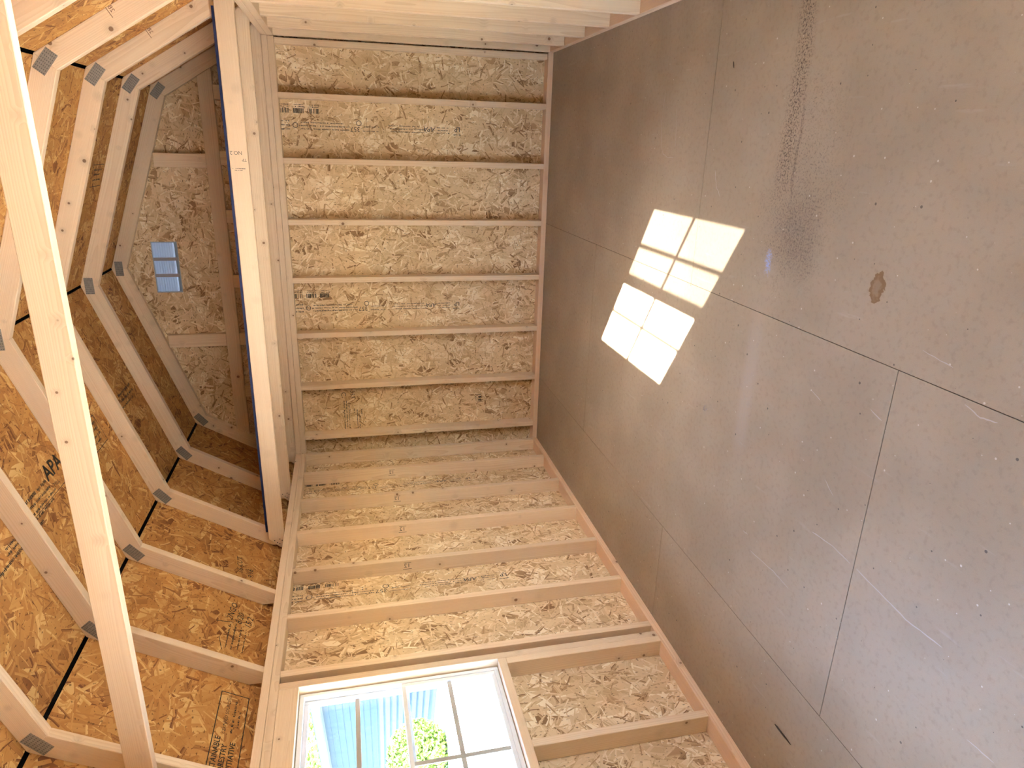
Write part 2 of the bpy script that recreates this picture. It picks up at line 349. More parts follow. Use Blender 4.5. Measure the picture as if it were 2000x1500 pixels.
def text(name, body, M, size, mat, parent=None, shear=0.0, bold=0.0):
    cu = bpy.data.curves.new(name, 'FONT'); cu.body = body; cu.size = size*IN*1.35; cu.shear = shear; cu.offset = bold*IN; cu.resolution_u = 2
    tmp = bpy.data.objects.new('tmp_text', cu)
    me = bpy.data.meshes.new_from_object(tmp); bpy.data.objects.remove(tmp); bpy.data.curves.remove(cu)
    me.materials.clear(); me.materials.append(mat)
    return link(name, me, M, parent)
X, Y, Z = (1, 0, 0), (0, 1, 0), (0, 0, 1)
def neg(v): return tuple(-k for k in v)

# ------------------------------------------------------------------ room dimensions
W = 114.76; HS = 72.96; HT = 75.96; YF = -236.0; YB = 3.5
PW = 3.5; TH = 1.5

# floor: painted boards in three strips with staggered end joints
flo = span('floor', (-4, YF-1, -2.2), (W+4, YB+.5, -0.11), SUBF, None, 0)
tag(flo, 'brown-grey board floor with a bright window-shaped patch of sunlight', 'floor', kind='structure')
strips = [(-3.9, 21, [YB+.3, -91.5, -187.5, YF]), (21, 69, [YB+.3, -43.5, -139.5, YF]), (69, W+3.9, [YB+.3, -91.5, -187.5, YF])]
for x0, x1, ys in strips:
    for a, b in zip(ys[:-1], ys[1:]):
        span('floor_board', (x0+.05, b+.065, -.108), (x1-.05, a-.065, 0), FLOOR, flo, 0)

# ------------------------------------------------------------------ walls
def stamp_rows(rows, seed):
    """illegible lines of small print: (x0, x1, y0, height)"""
    r = random.Random(seed); out = []
    for x0, x1, y0, h in rows:
        x = x0
        while x < x1:
            wd = r.uniform(.08, .3)
            if r.random() < .86: out.append((x, y0+r.uniform(0, h*.25), min(x+wd, x1), y0+h*r.uniform(.7, 1)))
            x += wd+r.uniform(.05, .13)
    return out
def barcode(x0, y0, wd, h, seed):
    r = random.Random(seed); out = []; x = x0
    while x < x0+wd:
        b = r.uniform(.06, .22)
        if r.random() < .75: out.append((x, y0+h*.45, x+b, y0+h))
        x += b+.05
    out += stamp_rows([(x0, x0+wd, y0+h*.22, h*.12), (x0, x0+wd*.9, y0, h*.12)], seed+1)
    return out
def sheet_stamp(parent, o, d, u, seed):
    """the mill's print on a wall sheet: o = lower end of the print line, d = reading direction, u = up of the letters"""
    def M(dx, dy): return frame(Vector(o)+Vector(d)*dx+Vector(u)*dy, d, u)
    rows = [(.0, 2.2, 2.2, .35), (3.2, 6.8, 1.9, .3), (3.2, 6.6, 1.2, .3), (3.2, 6.9, .5, .3),
            (10.2, 19.5, 1.9, .3), (10.2, 20.5, 1.15, .32), (11.0, 20.0, .4, .3),
            (22.5, 27.0, 2.0, .32), (22.5, 26.6, .9, .32), (30.5, 43.2, 1.9, .36), (30.5, 43.5, 1.1, .36), (32.0, 43.0, .3, .34), (45.8, 48.4, 2.0, .5), (45.8, 48.2, 1.0, .45), (45.8, 48.4, 0, .4)]
    quads('printed_line', stamp_rows(rows, seed), M(0, 0), INK, parent, 'stuff')
    text('printed_letters', 'LP', M(0.2, .4), 1.25, INK, parent, bold=.02)
    text('printed_letters', 'APA', M(7.2, .6), 1.25, INK, parent, shear=.3, bold=.02)
    text('printed_letters', '357', M(27.6, 1.2), 1.3, INK, parent)
    bm = bmesh.new()                                     # ring mark
    for k in range(20):
        a0, a1 = k*math.pi/10, (k+1)*math.pi/10
        vs_ = [bm.verts.new(Vector((r*math.cos(a), r*math.sin(a), 0))*IN) for r, a in ((.55, a0), (.72, a0), (.72, a1), (.55, a1))]; bm.faces.new(vs_)
    me = bpy.data.meshes.new('ring'); bm.to_mesh(me); bm.free(); me.materials.append(INK)
    link('printed_ring', me, M(27.9, .2), parent); link('printed_ring', me, M(44.4, 1.2), parent)
    for k, dx in enumerate((38.2, 42.0, 45.8)):
        quads('printed_barcode', barcode(0, 0, 2.7, 2.2, seed+10*k), M(dx, -4.0), INKD, parent, 'stuff')

# back wall
wb = empty('wall_back', (W/2, 1.75, 0), label='rear wall of pale studs over strand board under the loft', cat='wall', kind='structure')
bxs = [-3.5, 21.04-0.0, 69.04, W+3.5]
panels_b = []
for a, b in zip(bxs[:-1], bxs[1:]):
    panels_b.append(board('sheathing_panel', ((a+b)/2, 3.75, 38.7), Z, X, (77.4, b-a-.12, .5), OSBW, wb, 0))
span('bottom_plate', (-3.5, 0, 0), (W+3.5, 3.5, 1.5), PINER, wb)
span('top_plate', (0, 0, HS), (W, 3.5, HS+1.5), PINE, wb)
span('top_plate', (0, 0, HS+1.54), (W, 3.5, HT), PINE, wb)
SX = [W-13.72-16*k for k in range(7)]
for x in SX:
    span('stud', (x-.75, 0, 1.5), (x+.75, 3.5, HS), PINE, wb)
span('stud', (W-1.7, 0.9, 1.5), (W-.2, 3.5, HS), PINE, wb)

# gable framing above the loft
KL, KR, PK = Vector((11.1, 103.2)), Vector((102.1, 103.2)), Vector((56.6, 118.8))
FL, FR = Vector((-5.2, 76.0)), Vector((118.9, 76.0))
def offline(p, q, dist):
    d = (q-p).normalized(); n = Vector((d.y, -d.x)); return p+n*dist, q+n*dist
def isect(a, b, c, d):
    r = b-a; s = d-c; k = r.x*s.y-r.y*s.x; t_ = ((c.x-a.x)*s.y-(c.y-a.y)*s.x)/k; return a+r*t_
RD = 3.5
i1 = offline(FL, KL, RD); i2 = offline(KL, PK, RD); i3 = offline(PK, KR, RD); i4 = offline(KR, FR, RD)
IKL = isect(*i1, *i2); IPK = isect(*i2, *i3); IKR = isect(*i3, *i4)
def at_z(p, q, z): return p + (q-p)*((z-p.y)/(q.y-p.y))
def at_x(p, q, x): return p + (q-p)*((x-p.x)/(q.x-p.x))
GT0, GT1 = 88.8, 92.3
xl0, xl1 = at_z(*i1, GT0).x, at_z(*i1, GT1).x; xr0, xr1 = at_z(*i4, GT0).x, at_z(*i4, GT1).x
cxm = (xl0+xr0)/2; czm = (GT0+GT1)/2
prism('gable_girt', [(xl0-cxm+.05, GT0-czm), (xr0-cxm-.05, GT0-czm), (xr1-cxm-.05, GT1-czm), (xl1-cxm+.05, GT1-czm)], frame((cxm, 2.75, czm), X, Z), 1.5, PINE, wb)
for x0, x1 in ((34.3, 37.9), (82.7, 86.2)):
    ztop = min(at_x(*i2, x0).y, at_x(*i2, x1).y) if x1 < 57 else min(at_x(*i3, x0).y, at_x(*i3, x1).y)
    span('gable_stud', (x0, 2.0, GT1+.02), (x1, 3.5, ztop-.05), PINE, wb)
for x0 in (2.6, 18.6, 34.4, 51.0, 68.6, 83.5, 99.5):
    span('gable_stud', (x0, 2.0, HT+.02), (x0+3.5, 3.5, GT0-.02), PINE, wb)
VX0, VX1, VZ0, VZ1 = 49.7, 63.5, 102.3, 108.8
def gpoly(pts):
    c = (sum(p[0] for p in pts)/len(pts), sum(p[1] for p in pts)/len(pts))
    prism('sheathing_panel', [(p[0]-c[0], p[1]-c[1]) for p in pts], frame((c[0], 3.75, c[1]), X, Z), .5, OSBW, wb, 0)
zt = 77.5
xa, xb = at_z(FL, KL, zt).x, at_z(FR, KR, zt).x
oo = [offline(a_, b_, -.52) for a_, b_ in ((FL, KL), (KL, PK), (PK, KR), (KR, FR))]
KLo, PKo, KRo = isect(*oo[0], *oo[1]), isect(*oo[1], *oo[2]), isect(*oo[2], *oo[3])
xa, xb = at_z(*oo[0], zt).x, at_z(*oo[3], zt).x
gpoly([(xa, zt), (VX0, zt), (VX0, at_x(*oo[1], VX0).y), KLo[:]])
gpoly([(VX1, zt), (xb, zt), KRo[:], (VX1, at_x(*oo[2], VX1).y)])
gpoly([(VX0, zt), (VX1, zt), (VX1, VZ0), (VX0, VZ0)])
gpoly([(VX0, VZ1), (VX1, VZ1), (VX1, at_x(*oo[2], VX1).y), PKo[:], (VX0, at_x(*oo[1], VX0).y)])

# print on the rear sheets (reads upward, letters lean to the left wall)
sheet_stamp(panels_b[2], (93.0+2.2, 3.48, 25.0), Z, neg(X), 11)
sheet_stamp(panels_b[1], (43.0+2.6, 3.48, 25.0), Z, neg(X), 23)
def side_print(parent):
    o = Vector((19.6, 3.48, 61.9)); d = Vector(neg(X)); u = Vector(neg(Z))
    M = lambda dx, dy: frame(o+d*dx+u*dy, d, u)
    text('printed_letters', 'C', M(1.6, .3), 1.5, INK, parent); text('printed_letters', '357', M(1.2, 3.0), 1.3, INK, parent)
    quads('printed_line', stamp_rows([(4.5, 16, .8, .4), (4.5, 16, 1.5, .4), (4.5, 16, 2.2, .35), (7.5, 15.5, 4.6, .4), (9, 16, 5.3, .35), (7.2, 8.6, 3.7, .5), (7.2, 9.6, 5.9, .4)], 77), M(0, 0), INK, parent, 'stuff')
    quads('printed_barcode', barcode(0, 0, 2.6, 1.8, 91), frame((15.0, 3.48, 19.9), neg(X), neg(Z)), INKD, parent, 'stuff')
side_print(panels_b[0])

# side walls
WY0, WY1 = -133.5, -97.5          # window rough opening along y
WZ0, WZ1 = 33.9, 69.6             # sill top, header underside
DY0, DY1, DTOP = -209.0, -177.0, 71.0
def side_wall(name, label, s):
    """s=-1: left wall (inner face x=0), s=+1: right wall (inner face x=W)"""
    x0, x1 = (-3.5, 0) if s < 0 else (W, W+3.5)
    xo = x0-.25 if s < 0 else x1+.25
    root = empty(name, ((x0+x1)/2, -100, 0), label=label, cat='wall', kind='structure')
    zt_ = 76.05
    pans = []
    def sh(ya, yb, za, zb):
        pans.append(board('sheathing_panel', (xo, (ya+yb)/2, (za+zb)/2), Z, Y, (zb-za, abs(yb-ya)-.1, .5), OSBW, root, 0))
    sh(4.0, -45.6, 0, zt_); sh(-45.6, WY1, 0, zt_); sh(WY1, WY0, 0, WZ0); sh(WY1, WY0, WZ1, zt_); sh(WY0, DY1, 0, zt_)
    if s < 0: sh(DY1, DY0, DTOP, zt_)                     # unseen doorway added near the front to let in soft skylight
    else: sh(DY1, DY0, 0, zt_)
    sh(DY0, YF, 0, zt_)
    if s < 0:
        span('bottom_plate', (x0, DY1, 0), (x1, 0, 1.5), PINER, root); span('bottom_plate', (x0, YF, 0), (x1, DY0, 1.5), PINER, root)
    else: span('bottom_plate', (x0, YF, 0), (x1, 0, 1.5), PINER, root)
    span('top_plate', (x0, YF, HS), (x1, -.02, HS+1.5), PINE, root)
    span('top_plate', (x0, YF, HS+1.54), (x1, 3.5, HT), PINE, root)
    ys = [0.0] + [-12.9-16*k for k in range(14)]
    for y in ys:
        if y-1.5 < WY1+1.4 and y > WY0-1.6: continue
        if y < YF+2 or (s < 0 and DY0 < y < DY1+1.5): continue
        span('stud', (x0, y-1.5, 1.5), (x1, y-.02, HS), PINE, root)
    span('stud', (x0, WY1, 1.5), (x1, WY1+1.5, HS), PINE, root)
    span('stud', (x0, WY0-1.5, 1.5), (x1, WY0, HS), PINE, root)
    span('header', (x0, WY0, WZ1), (x1, WY1, HS-.02), PINE, root)
    span('sill_plate', (x0, WY0, WZ0-1.5), (x1, WY1, WZ0), PINE, root)
    for ya in (WY1-1.5, -118.0, WY0):
        span('cripple_stud', (x0, ya, 1.5), (x1, ya+1.48, WZ0-1.52), PINE, root)
    return root, pans
wlft, pl = side_wall('wall_left', 'stud wall with the bright daylit window in it', -1)
wrgt, pr = side_wall('wall_right', 'stud wall seen edge-on, its studs overlapping in stacked rows', 1)
sheet_stamp(pl[0], (-3.48, -17.2, 25.0), Z, neg(Y), 31)
sheet_stamp(pl[1], (-3.48, -66.2, 25.0), Z, neg(Y), 43)
studs_l = sorted([o for o in wlft.children if o.name.startswith('stud')], key=lambda o: -o.matrix_basis.translation.y)
for st, z in zip(studs_l[1:5], (47.4, 47.0, 46.8, 47.0)):
    y = st.matrix_basis.translation.y/IN - 100 - .76 + 0.0
    M = frame((-1.9, y-.02, z), Z, X)
    text('grade_stamp', '12', M, 1.1, INK, st); quads('grade_stamp', [(-.3, -.5, 1.7, -.38), (-.2, 1.2, 1.5, 1.3)], M, INK, st)

# front wall behind the camera
wf = empty('wall_front', (W/2, YF, 0), label='closed front gable wall behind the viewpoint', cat='wall', kind='structure')
for a, b in ((-3.5, 33), (33, 81), (81, W+3.5)):
    board('sheathing_panel', ((a+b)/2, YF-.3, 38.7), Z, X, (77.4, b-a-.05, .5), OSBW, wf, 0)
def fpoly(pts):
    c = (sum(p[0] for p in pts)/len(pts), sum(p[1] for p in pts)/len(pts))
    prism('sheathing_panel', [(p[0]-c[0], p[1]-c[1]) for p in pts], frame((c[0], YF-.3, c[1]), X, Z), .5, OSBW, wf, 0)
fpoly([(-5, 77), (119, 77), (118.2, 77.5), KR[:], PK[:], KL[:], (-4.4, 77.5)])

# ------------------------------------------------------------------ roof sheathing
ce = empty('ceiling', (W/2, -100, 100), label='gambrel roof of orange strand board sheets with black gaps at the bends', cat='ceiling', kind='structure')
GAP = 0.38
roofp = {}
def roof_plane(p, q, key, ysplit, e0=GAP, e1=GAP):
    """p lower, q upper in (x,z), inner face on that line; sheathing outside"""
    d = (q-p).normalized(); L = (q-p).length
    n = Vector((-d.y, d.x)) if d.x > 0 else Vector((d.y, -d.x))      # outward (up)
    if n.y < 0: n = -n
    a = p+d*e0; b = q-d*e1; m = (a+b)/2 + n*.25
    lst = []
    for ya, yb in zip(ysplit[:-1], ysplit[1:]):
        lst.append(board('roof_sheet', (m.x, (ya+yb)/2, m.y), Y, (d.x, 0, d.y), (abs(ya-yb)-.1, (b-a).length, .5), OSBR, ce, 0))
    fm = (p+q)/2 + n*.62
    board('roofing_felt', (fm.x, (YB+.6+YF)/2, fm.y), Y, (d.x, 0, d.y), (YB+.6-YF, L+1.2, .1), BLACK, ce, 0)
    roofp[key] = lst
lo_s = [3.45, -90.7, -184.1, YF]; hi_s = [3.45, -44.0, -137.4, YF]
roof_plane(FL-(KL-FL).normalized()*0.2, KL, 'll', lo_s, 0); roof_plane(KL, PK, 'ul', hi_s)
roof_plane(KR, PK, 'ur', hi_s); roof_plane(FR-(KR-FR).normalized()*0.2, KR, 'lr', lo_s, 0)

for xa_, xb_ in ((-5.9, -3.55), (W+3.55, 119.7)):
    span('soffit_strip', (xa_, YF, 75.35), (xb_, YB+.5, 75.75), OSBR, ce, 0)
    span('corner_block', (xa_, YB, 75.75), (xb_, YB+.5, 77.6), OSBR, ce, 0)

# ------------------------------------------------------------------ roof trusses
TY = [2.0-23.36*j for j in range(7)]
ORD = ['standing against the rear gable', 'second from the rear gable', 'third from the rear gable, at the loft edge', 'fourth from the rear gable, just past the loft edge', 'fifth from the rear gable', 'sixth from the rear gable, carrying the collar tie', 'seventh from the rear gable, nearest the viewpoint']
def chord(name, poly, p, q, ymid, parent):
    d = (q-p).normalized(); n = Vector((-d.y, d.x)); c = (p+q)/2
    pts = [((v-c).dot(d), (v-c).dot(n)) for v in poly]
    return prism(name, pts, frame((c.x, ymid, c.y), (d.x, 0, d.y), (n.x, 0, n.y)), 1.5, PINEP, parent)
def gusset(parent, c, d, y, L=3.8, B=1.95):
    return board('gusset_plate', (c.x, y, c.y), (d.x, 0, d.y), (-d.y, 0, d.x), (L, B, .06), GUSS, parent, 0)
zf = HT+.02
GX = 0.012
for j, y in enumerate(TY):
    t = empty('roof_truss', (W/2, y+.75, HT), label='pale pine gambrel truss ' + ORD[j], cat='truss', group='roof trusses')
    ym = y+.75
    ilf = at_z(*i1, zf); irf = at_z(*i4, zf)
    chord('lower_chord', [ilf, IKL, KL, at_x(FL, KL, -3.45), Vector((-3.45, zf))], FL, KL, ym, t)
    chord('upper_chord', [IKL, IPK, PK, KL], KL, PK, ym, t)
    chord('upper_chord', [IPK, IKR, KR, PK], PK, KR, ym, t)
    chord('lower_chord', [IKR, irf, Vector((W+3.45, zf)), at_x(KR, FR, W+3.45), KR], KR, FR, ym, t)
    dl = ((PK-KL).normalized()+(KL-FL).normalized()).normalized(); dr = ((KR-PK).normalized()+(FR-KR).normalized()).normalized()
    gusset(t, (KL+IKL)/2, dl, y-.03); gusset(t, (KR+IKR)/2, dr, y-.03); gusset(t, (PK+IPK)/2, Vector((1, 0)), y-.03, 3.8, 1.9)
    # grade marks on the right-hand lower chords
    if j in (2, 3):
        o = KR + (FR-KR)*.42; dd = (FR-KR).normalized(); nn = Vector((dd.y, -dd.x))
        M = frame((o.x-nn.x*-1.0, y-.03, o.y+nn.y*1.0), (-nn.x, 0, -nn.y), (dd.x, 0, dd.y))
        ch = [c_ for c_ in t.children if c_.name.startswith('lower_chord')][-1]
        text('grade_stamp', '2B', M, .7, INKR, ch); quads('grade_stamp', [(-.6, -.35, 2.2, -.25)], M, INKR, ch)

# collar tie across the sixth truss
TIEY = TY[5]
a0, a1 = at_z(*i1, 87.7).x-2.4, at_z(*i4, 87.7).x+2.4
tie = board('collar_tie', ((a0+a1)/2, TIEY-.77, 89.5), X, Z, (a1-a0, 3.5, 1.5), PINEP)
tag(tie, 'long knotty pine collar tie crossing in front of all the rafters', 'beam')

# ------------------------------------------------------------------ loft
JN = ['front pine loft joist with a blue board edge above it', 'middle pine loft joist between two others', 'rearmost pine loft joist against the back wall']
joists = []
for k, j in enumerate((2, 1, 0)):
    y = TY[j]-.78
    if j == 0: y = TY[j]-.77
    c = Vector((W/2, HT+1.77))
    pts = [(-3.4, HT+.02), (W+3.4, HT+.02), (W+3.4, HT+1.0), (W+.8, HT+3.52), (-.8, HT+3.52), (-3.4, HT+1.0)]
    o = prism('loft_joist', [(p[0]-c.x, p[1]-c.y) for p in pts], frame((c.x, y, c.y), X, Z), 1.5, PINEP if k else PINE)
    tag(o, JN[k], 'joist', 'loft joists'); joists.append(o)
M = frame((85.4, TY[2]-1.55, HT+3.3), neg(Z), neg(X))
text('grade_stamp', 'NO.2', frame((88.0, TY[2]-1.56, HT+1.0), Z, neg(X)), .75, INK, joists[0])
text('grade_stamp', 'TP', frame((86.6, TY[2]-1.56, HT+.3), Z, neg(X)), .6, INK, joists[0])
quads('grade_stamp', stamp_rows([(.2, 2.6, 1.1, .22), (.4, 2.4, 1.45, .2)], 5), frame((85.9, TY[2]-1.56, HT+.5), Z, neg(X)), INK, joists[0], 'stuff')
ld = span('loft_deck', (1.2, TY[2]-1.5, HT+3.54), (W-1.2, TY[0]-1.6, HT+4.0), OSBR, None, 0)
tag(ld, 'strand board loft deck with a dark blue painted front edge', 'loft deck')
span('painted_edge', (1.2, TY[2]-1.56, HT+3.54), (W-1.2, TY[2]-1.5, HT+4.02), BLUE, ld, 0)

# ------------------------------------------------------------------ gable vent
gv = empty('gable_vent', ((VX0+VX1)/2, 3.5, VZ0), label='rectangular louvred vent glowing blue in the rear gable', cat='vent')
yv = 3.75
span('vent_frame', (VX0, 3.4, VZ0), (VX1, 4.2, VZ0+.25), VENT, gv, 0); span('vent_frame', (VX0, 3.4, VZ1-.25), (VX1, 4.2, VZ1), VENT, gv, 0)
span('vent_frame', (VX0, 3.4, VZ0), (VX0+.25, 4.2, VZ1), VENT, gv, 0); span('vent_frame', (VX1-.25, 3.4, VZ0), (VX1, 4.2, VZ1), VENT, gv, 0)
span('insect_dimming_screen', (VX0, 4.45, VZ0), (VX1, 4.46, VZ1), SCREEN, gv, 0)  # unseen mesh added behind the louvres to dim the daylight
sec = (VX1-VX0-.5)/3
for k in (1, 2):
    xm = VX0+.25+sec*k; span('vent_bar', (xm-.42, 3.35, VZ0+.2), (xm+.42, 3.7, VZ1-.2), VENTB, gv, 0.03)
for k in range(3):
    for i in range(10):
        zz = VZ0+.55+i*.6
        board('louvre', (VX0+.25+sec*(k+.5), 3.85, zz), X, (0, .75, -.66), (sec-.02, .84, .05), VENT, gv, 0)

# ------------------------------------------------------------------ windows
def window(name, label, s):
    xi, xo = (-1.2, -4.2) if s < 0 else (W+1.2, W+4.2)
    sg = -1 if s < 0 else 1
    xc = -2.6 if s < 0 else W+2.6
    root = empty(name, (xc, (WY0+WY1)/2, WZ0), label=label, cat='window', kind='structure')
    def sp(nm, xa, xb, ya, yb, za, zb, mat, par, bev=0.06):
        xa_, xb_ = (xc+sg*xa, xc+sg*xb); 
        return span(nm, (min(xa_, xb_), min(ya, yb), za), (max(xa_, xb_), max(ya, yb), zb), mat, par, bev)
    y0, y1, z0, z1 = WY0+.15, WY1-.15, WZ0+.1, WZ1-.15
    F = .72
    sp('frame', -.9, 1.5, y0, y0+F, z0, z1, VINYL, root); sp('frame', -.9, 1.5, y1-F, y1, z0, z1, VINYL, root)
    sp('frame', -.9, 1.5, y0+F, y1-F, z0, z0+F, VINYL, root); sp('frame', -.9, 1.5, y0+F, y1-F, z1-F, z1, VINYL, root)
    zm = 51.3
    def sash(nm, za, zb, xoff):
        r = .75
        sa = sp(nm, xoff-.4, xoff+.4, y0+F, y0+F+r, za, zb, VINYL, root, .05)
        sp('stile', xoff-.4, xoff+.4, y1-F-r, y1-F, za, zb, VINYL, sa, .05)
        sp('rail', xoff-.4, xoff+.4, y0+F+r, y1-F-r, za, za+.75, VINYL, sa, .05)
        sp('rail', xoff-.4, xoff+.4, y0+F+r, y1-F-r, zb-.75, zb, VINYL, sa, .05)
        sp('pane', xoff-.03, xoff+.03, y0+F+r, y1-F-r, za+.75, zb-.75, GLASS, sa, 0)
        ym = (y0+y1)/2; zc = (za+zb)/2
        sp('muntin', xoff-.12, xoff+.12, ym-.4, ym+.4, za+.75, zb-.75, GRILLE, sa, .03)
        sp('muntin', xoff-.10, xoff+.10, y0+F+r, y1-F-r, zc-.4, zc+.4, GRILLE, sa, .03)
        return sa
    sash('upper_sash', zm-.6, z1-F, .55); sash('lower_sash', z0+F, zm+.6, -.35)
    if s > 0: sp('insect_dimming_screen', 1.2, 1.22, y0+F, y1-F, z0+F, zm, SCREEN, root, 0)
    return root
window('window_1', 'white sash window with grille, sunlit yard outside, beside the stud bays', -1)
window('window_2', 'white sash window that throws the sunlight onto the floor', 1)

# ------------------------------------------------------------------ print on the roof sheets
def on_plane(p, q, x):                                     # (x, z) on roof line plus inner offset
    v = at_x(p, q, x); return v
def roof_frame(p, q, x, y, off=.02):
    d = (q-p).normalized(); n = Vector((-d.y, d.x))
    if n.y > 0: n = -n                                      # inward / down
    v = at_x(p, q, x); c = (v.x+n.x*off, y, v.y+n.y*off)
    nv = Vector((n.x, 0, n.y)); u = nv.cross(Vector(Y))
    return frame(c, Y, u)
def pick(lst, y):
    return min(lst, key=lambda o: abs((o.matrix_basis.translation.y/IN-100)-y))
sh_ul = pick(roofp['ul'], -90); sh_ul0 = pick(roofp['ul'], -20); sh_ll = pick(roofp['ll'], -40); sh_ll1 = pick(roofp['ll'], -137)
M = roof_frame(KL, PK, 32.0, -79.0)
text('printed_letters', 'APA', M @ Matrix.Translation((3.4*IN, .8*IN, 0)), 2.8, INKD, sh_ul, bold=.08)
quads('printed_line', stamp_rows([(-12, 3, .9, .7), (-12, 3.0, -.3, .6), (-16, 4, -1.4, .5), (-16, 2, -2.3, .5), (-20, -4, -3.4, .6)], 61), M, INKD, sh_ul, 'stuff')
text('printed_letters', 'MILL', M @ Matrix.Translation((4.2*IN, -.9*IN, 0)), .8, INKD, sh_ul)
quads('printed_line', [(-9, -1.75, 12, -1.65)], M, INKD, sh_ul)
def outline(par, M, x0, y0, x1, y1, t_=.14):
    quads('printed_box', [(x0, y0, x1, y0+t_), (x0, y1-t_, x1, y1), (x0, y0+t_, x0+t_, y1-t_), (x1-t_, y0+t_, x1, y1-t_)], M, INKD, par)
M = roof_frame(KL, PK, 32.0, -57.0); outline(sh_ul, M, 0, -3.2, 8, 3.0); quads('printed_line', stamp_rows([(1, 7, 1.4, .6), (1, 7, .2, .6), (1, 7, -1, .6), (1, 6, -2.1, .5)], 63), M, INKD, sh_ul, 'stuff')
M = roof_frame(KL, PK, 32.0, -34.0); quads('printed_line', stamp_rows([(0, 9, 1.0, .7), (0, 9, -.4, .7), (-5, 7, -1.6, .5)], 64), M, INKD, sh_ul0, 'stuff')
bmt = bmesh.new(); bmt.faces.new([bmt.verts.new(Vector(v)*IN) for v in ((0, 0, 0), (2.2, 0, 0), (1.1, 2.2, 0))]); met = bpy.data.meshes.new('tri'); bmt.to_mesh(met); bmt.free(); met.materials.append(INKD)
link('printed_triangle', met, M @ Matrix.Translation((-4*IN, .4*IN, 0)), sh_ul0)
M = roof_frame(KR, PK, 81.8, -29.0); outline(pick(roofp['ur'], -20), M, 0, -2.5, 7, 2.5); quads('printed_line', stamp_rows([(1, 6, 1, .5), (1, 6, 0, .5), (1, 6, -1.2, .5)], 65), M, INKD, pick(roofp['ur'], -20), 'stuff')
# framed certification print on the lower slope
M = roof_frame(FL, KL, -2.6, -116.0); outline(sh_ll1, M, 0, -2.2, 21.5, 2.9, .16)
for k, (s_, dy) in enumerate((('SUSTAINABLE', 1.5), ('FORESTRY', .2), ('INITIATIVE', -1.1))):
    text('printed_letters', s_, M @ Matrix.Translation(((4.0 + .6*k)*IN, dy*IN, 0)), .95, INKD, sh_ll1, bold=.02)
text('printed_letters', 'CERTIFIED SOURCING', M @ Matrix.Translation((12.6*IN, .9*IN, 0)), .62, INKD, sh_ll1)
quads('printed_line', stamp_rows([(13, 20, -.3, .45), (14.5, 18, -1.2, .4)], 66), M, INKD, sh_ll1, 'stuff')
# marker notes
def note(parent, x, y, s_, size, rot=0.0):
    M = roof_frame(FL, KL, x, y) @ Matrix.Rotation(rot, 4, 'Z'); text('marker_note', s_, M, size, INKD, parent, shear=.2)
note(sh_ll, -.6, -60.0, '16 CUT', 1.3, .15); note(sh_ll, -1.9, -60.5, '9/16', 1.3, .15)
note(sh_ll, -.6, -76.0, '2NGO', 1.4, -.1); note(sh_ll, -1.6, -76.4, '8/20', 1.4, -.1); note(sh_ll, -2.6, -76.8, '15/2', 1.4, -.1)
M = roof_frame(FL, KL, -1.4, -84.0)
quads('printed_line', stamp_rows([(0, 7, 1.5, .35), (0, 7.5, .4, .35), (.5, 7, -.8, .35), (0, 6, -1.8, .3)], 67), M, INKD, sh_ll, 'stuff')
quads('marker_note', [(7.6, -1.2, 7.75, 2.4), (0, 2.3, 3.5, 2.42)], M @ Matrix.Rotation(.3, 4, 'Z'), INKD, sh_ll)
# stamp on the right bottom plate
for o in wrgt.children:
    if o.name.startswith('bottom_plate'):
        text('grade_stamp', 'HT', frame((W+1.0, -72.2, 1.52), X, Y), 1.1, INKD, o, bold=.05); quads('grade_stamp', [(-.2, -.45, 2.2, -.3)], frame((W+1.0, -72.2, 1.52), X, Y), INKD, o)

# nail heads at the joist ends
for jo, y in ((joists[0], TY[2]-1.56), (joists[1], TY[1]-1.56)):
    for dx, dz in ((.1, 2.2), (-.5, 1.6), (.4, 1.0), (-.9, 1.1), (0, .5)):
        bm = bmesh.new(); bmesh.ops.create_cone(bm, cap_ends=True, segments=8, radius1=.13*IN, radius2=.13*IN, depth=.05*IN)
        me = bpy.data.meshes.new('nail_head'); bm.to_mesh(me); bm.free(); me.materials.append(NAIL)
        link('nail_head', me, frame((-1.4+dx, y, HT+dz), X, Z), jo)

# ------------------------------------------------------------------ scratches and bits on the floor
def fl_board(x, y):
    return min(flo.children, key=lambda o: (max(0, abs(o.matrix_world.translation.x/IN-x)), 0))
def ribbon(name, pts, wd, mat, parent, z=.012):
    vs_, fs = [], []
    n = len(pts)
    for i, (x, y) in enumerate(pts):
        a = Vector(pts[max(0, i-1)]); b = Vector(pts[min(n-1, i+1)]); d = (b-a).normalized(); k = wd*(.3 if i in (0, n-1) else random.uniform(.6, 1.1))
        vs_ += [((x-d.y*k/2)*IN, (y+d.x*k/2)*IN, z*IN), ((x+d.y*k/2)*IN, (y-d.x*k/2)*IN, z*IN)]
        if i: fs.append((2*i-2, 2*i-1, 2*i+1, 2*i))
    me = bpy.data.meshes.new(name); me.from_pydata(vs_, [], fs); me.materials.append(mat)
    return link(name, me, Matrix.Identity(4), parent)
def wob(pts, k=5, amp=.05):
    out = []
    for (a, b) in zip(pts[:-1], pts[1:]):
        for i in range(k): f = i/k; out.append((a[0]+(b[0]-a[0])*f+random.uniform(-amp, amp), a[1]+(b[1]-a[1])*f+random.uniform(-amp, amp)))
    return out+[pts[-1]]
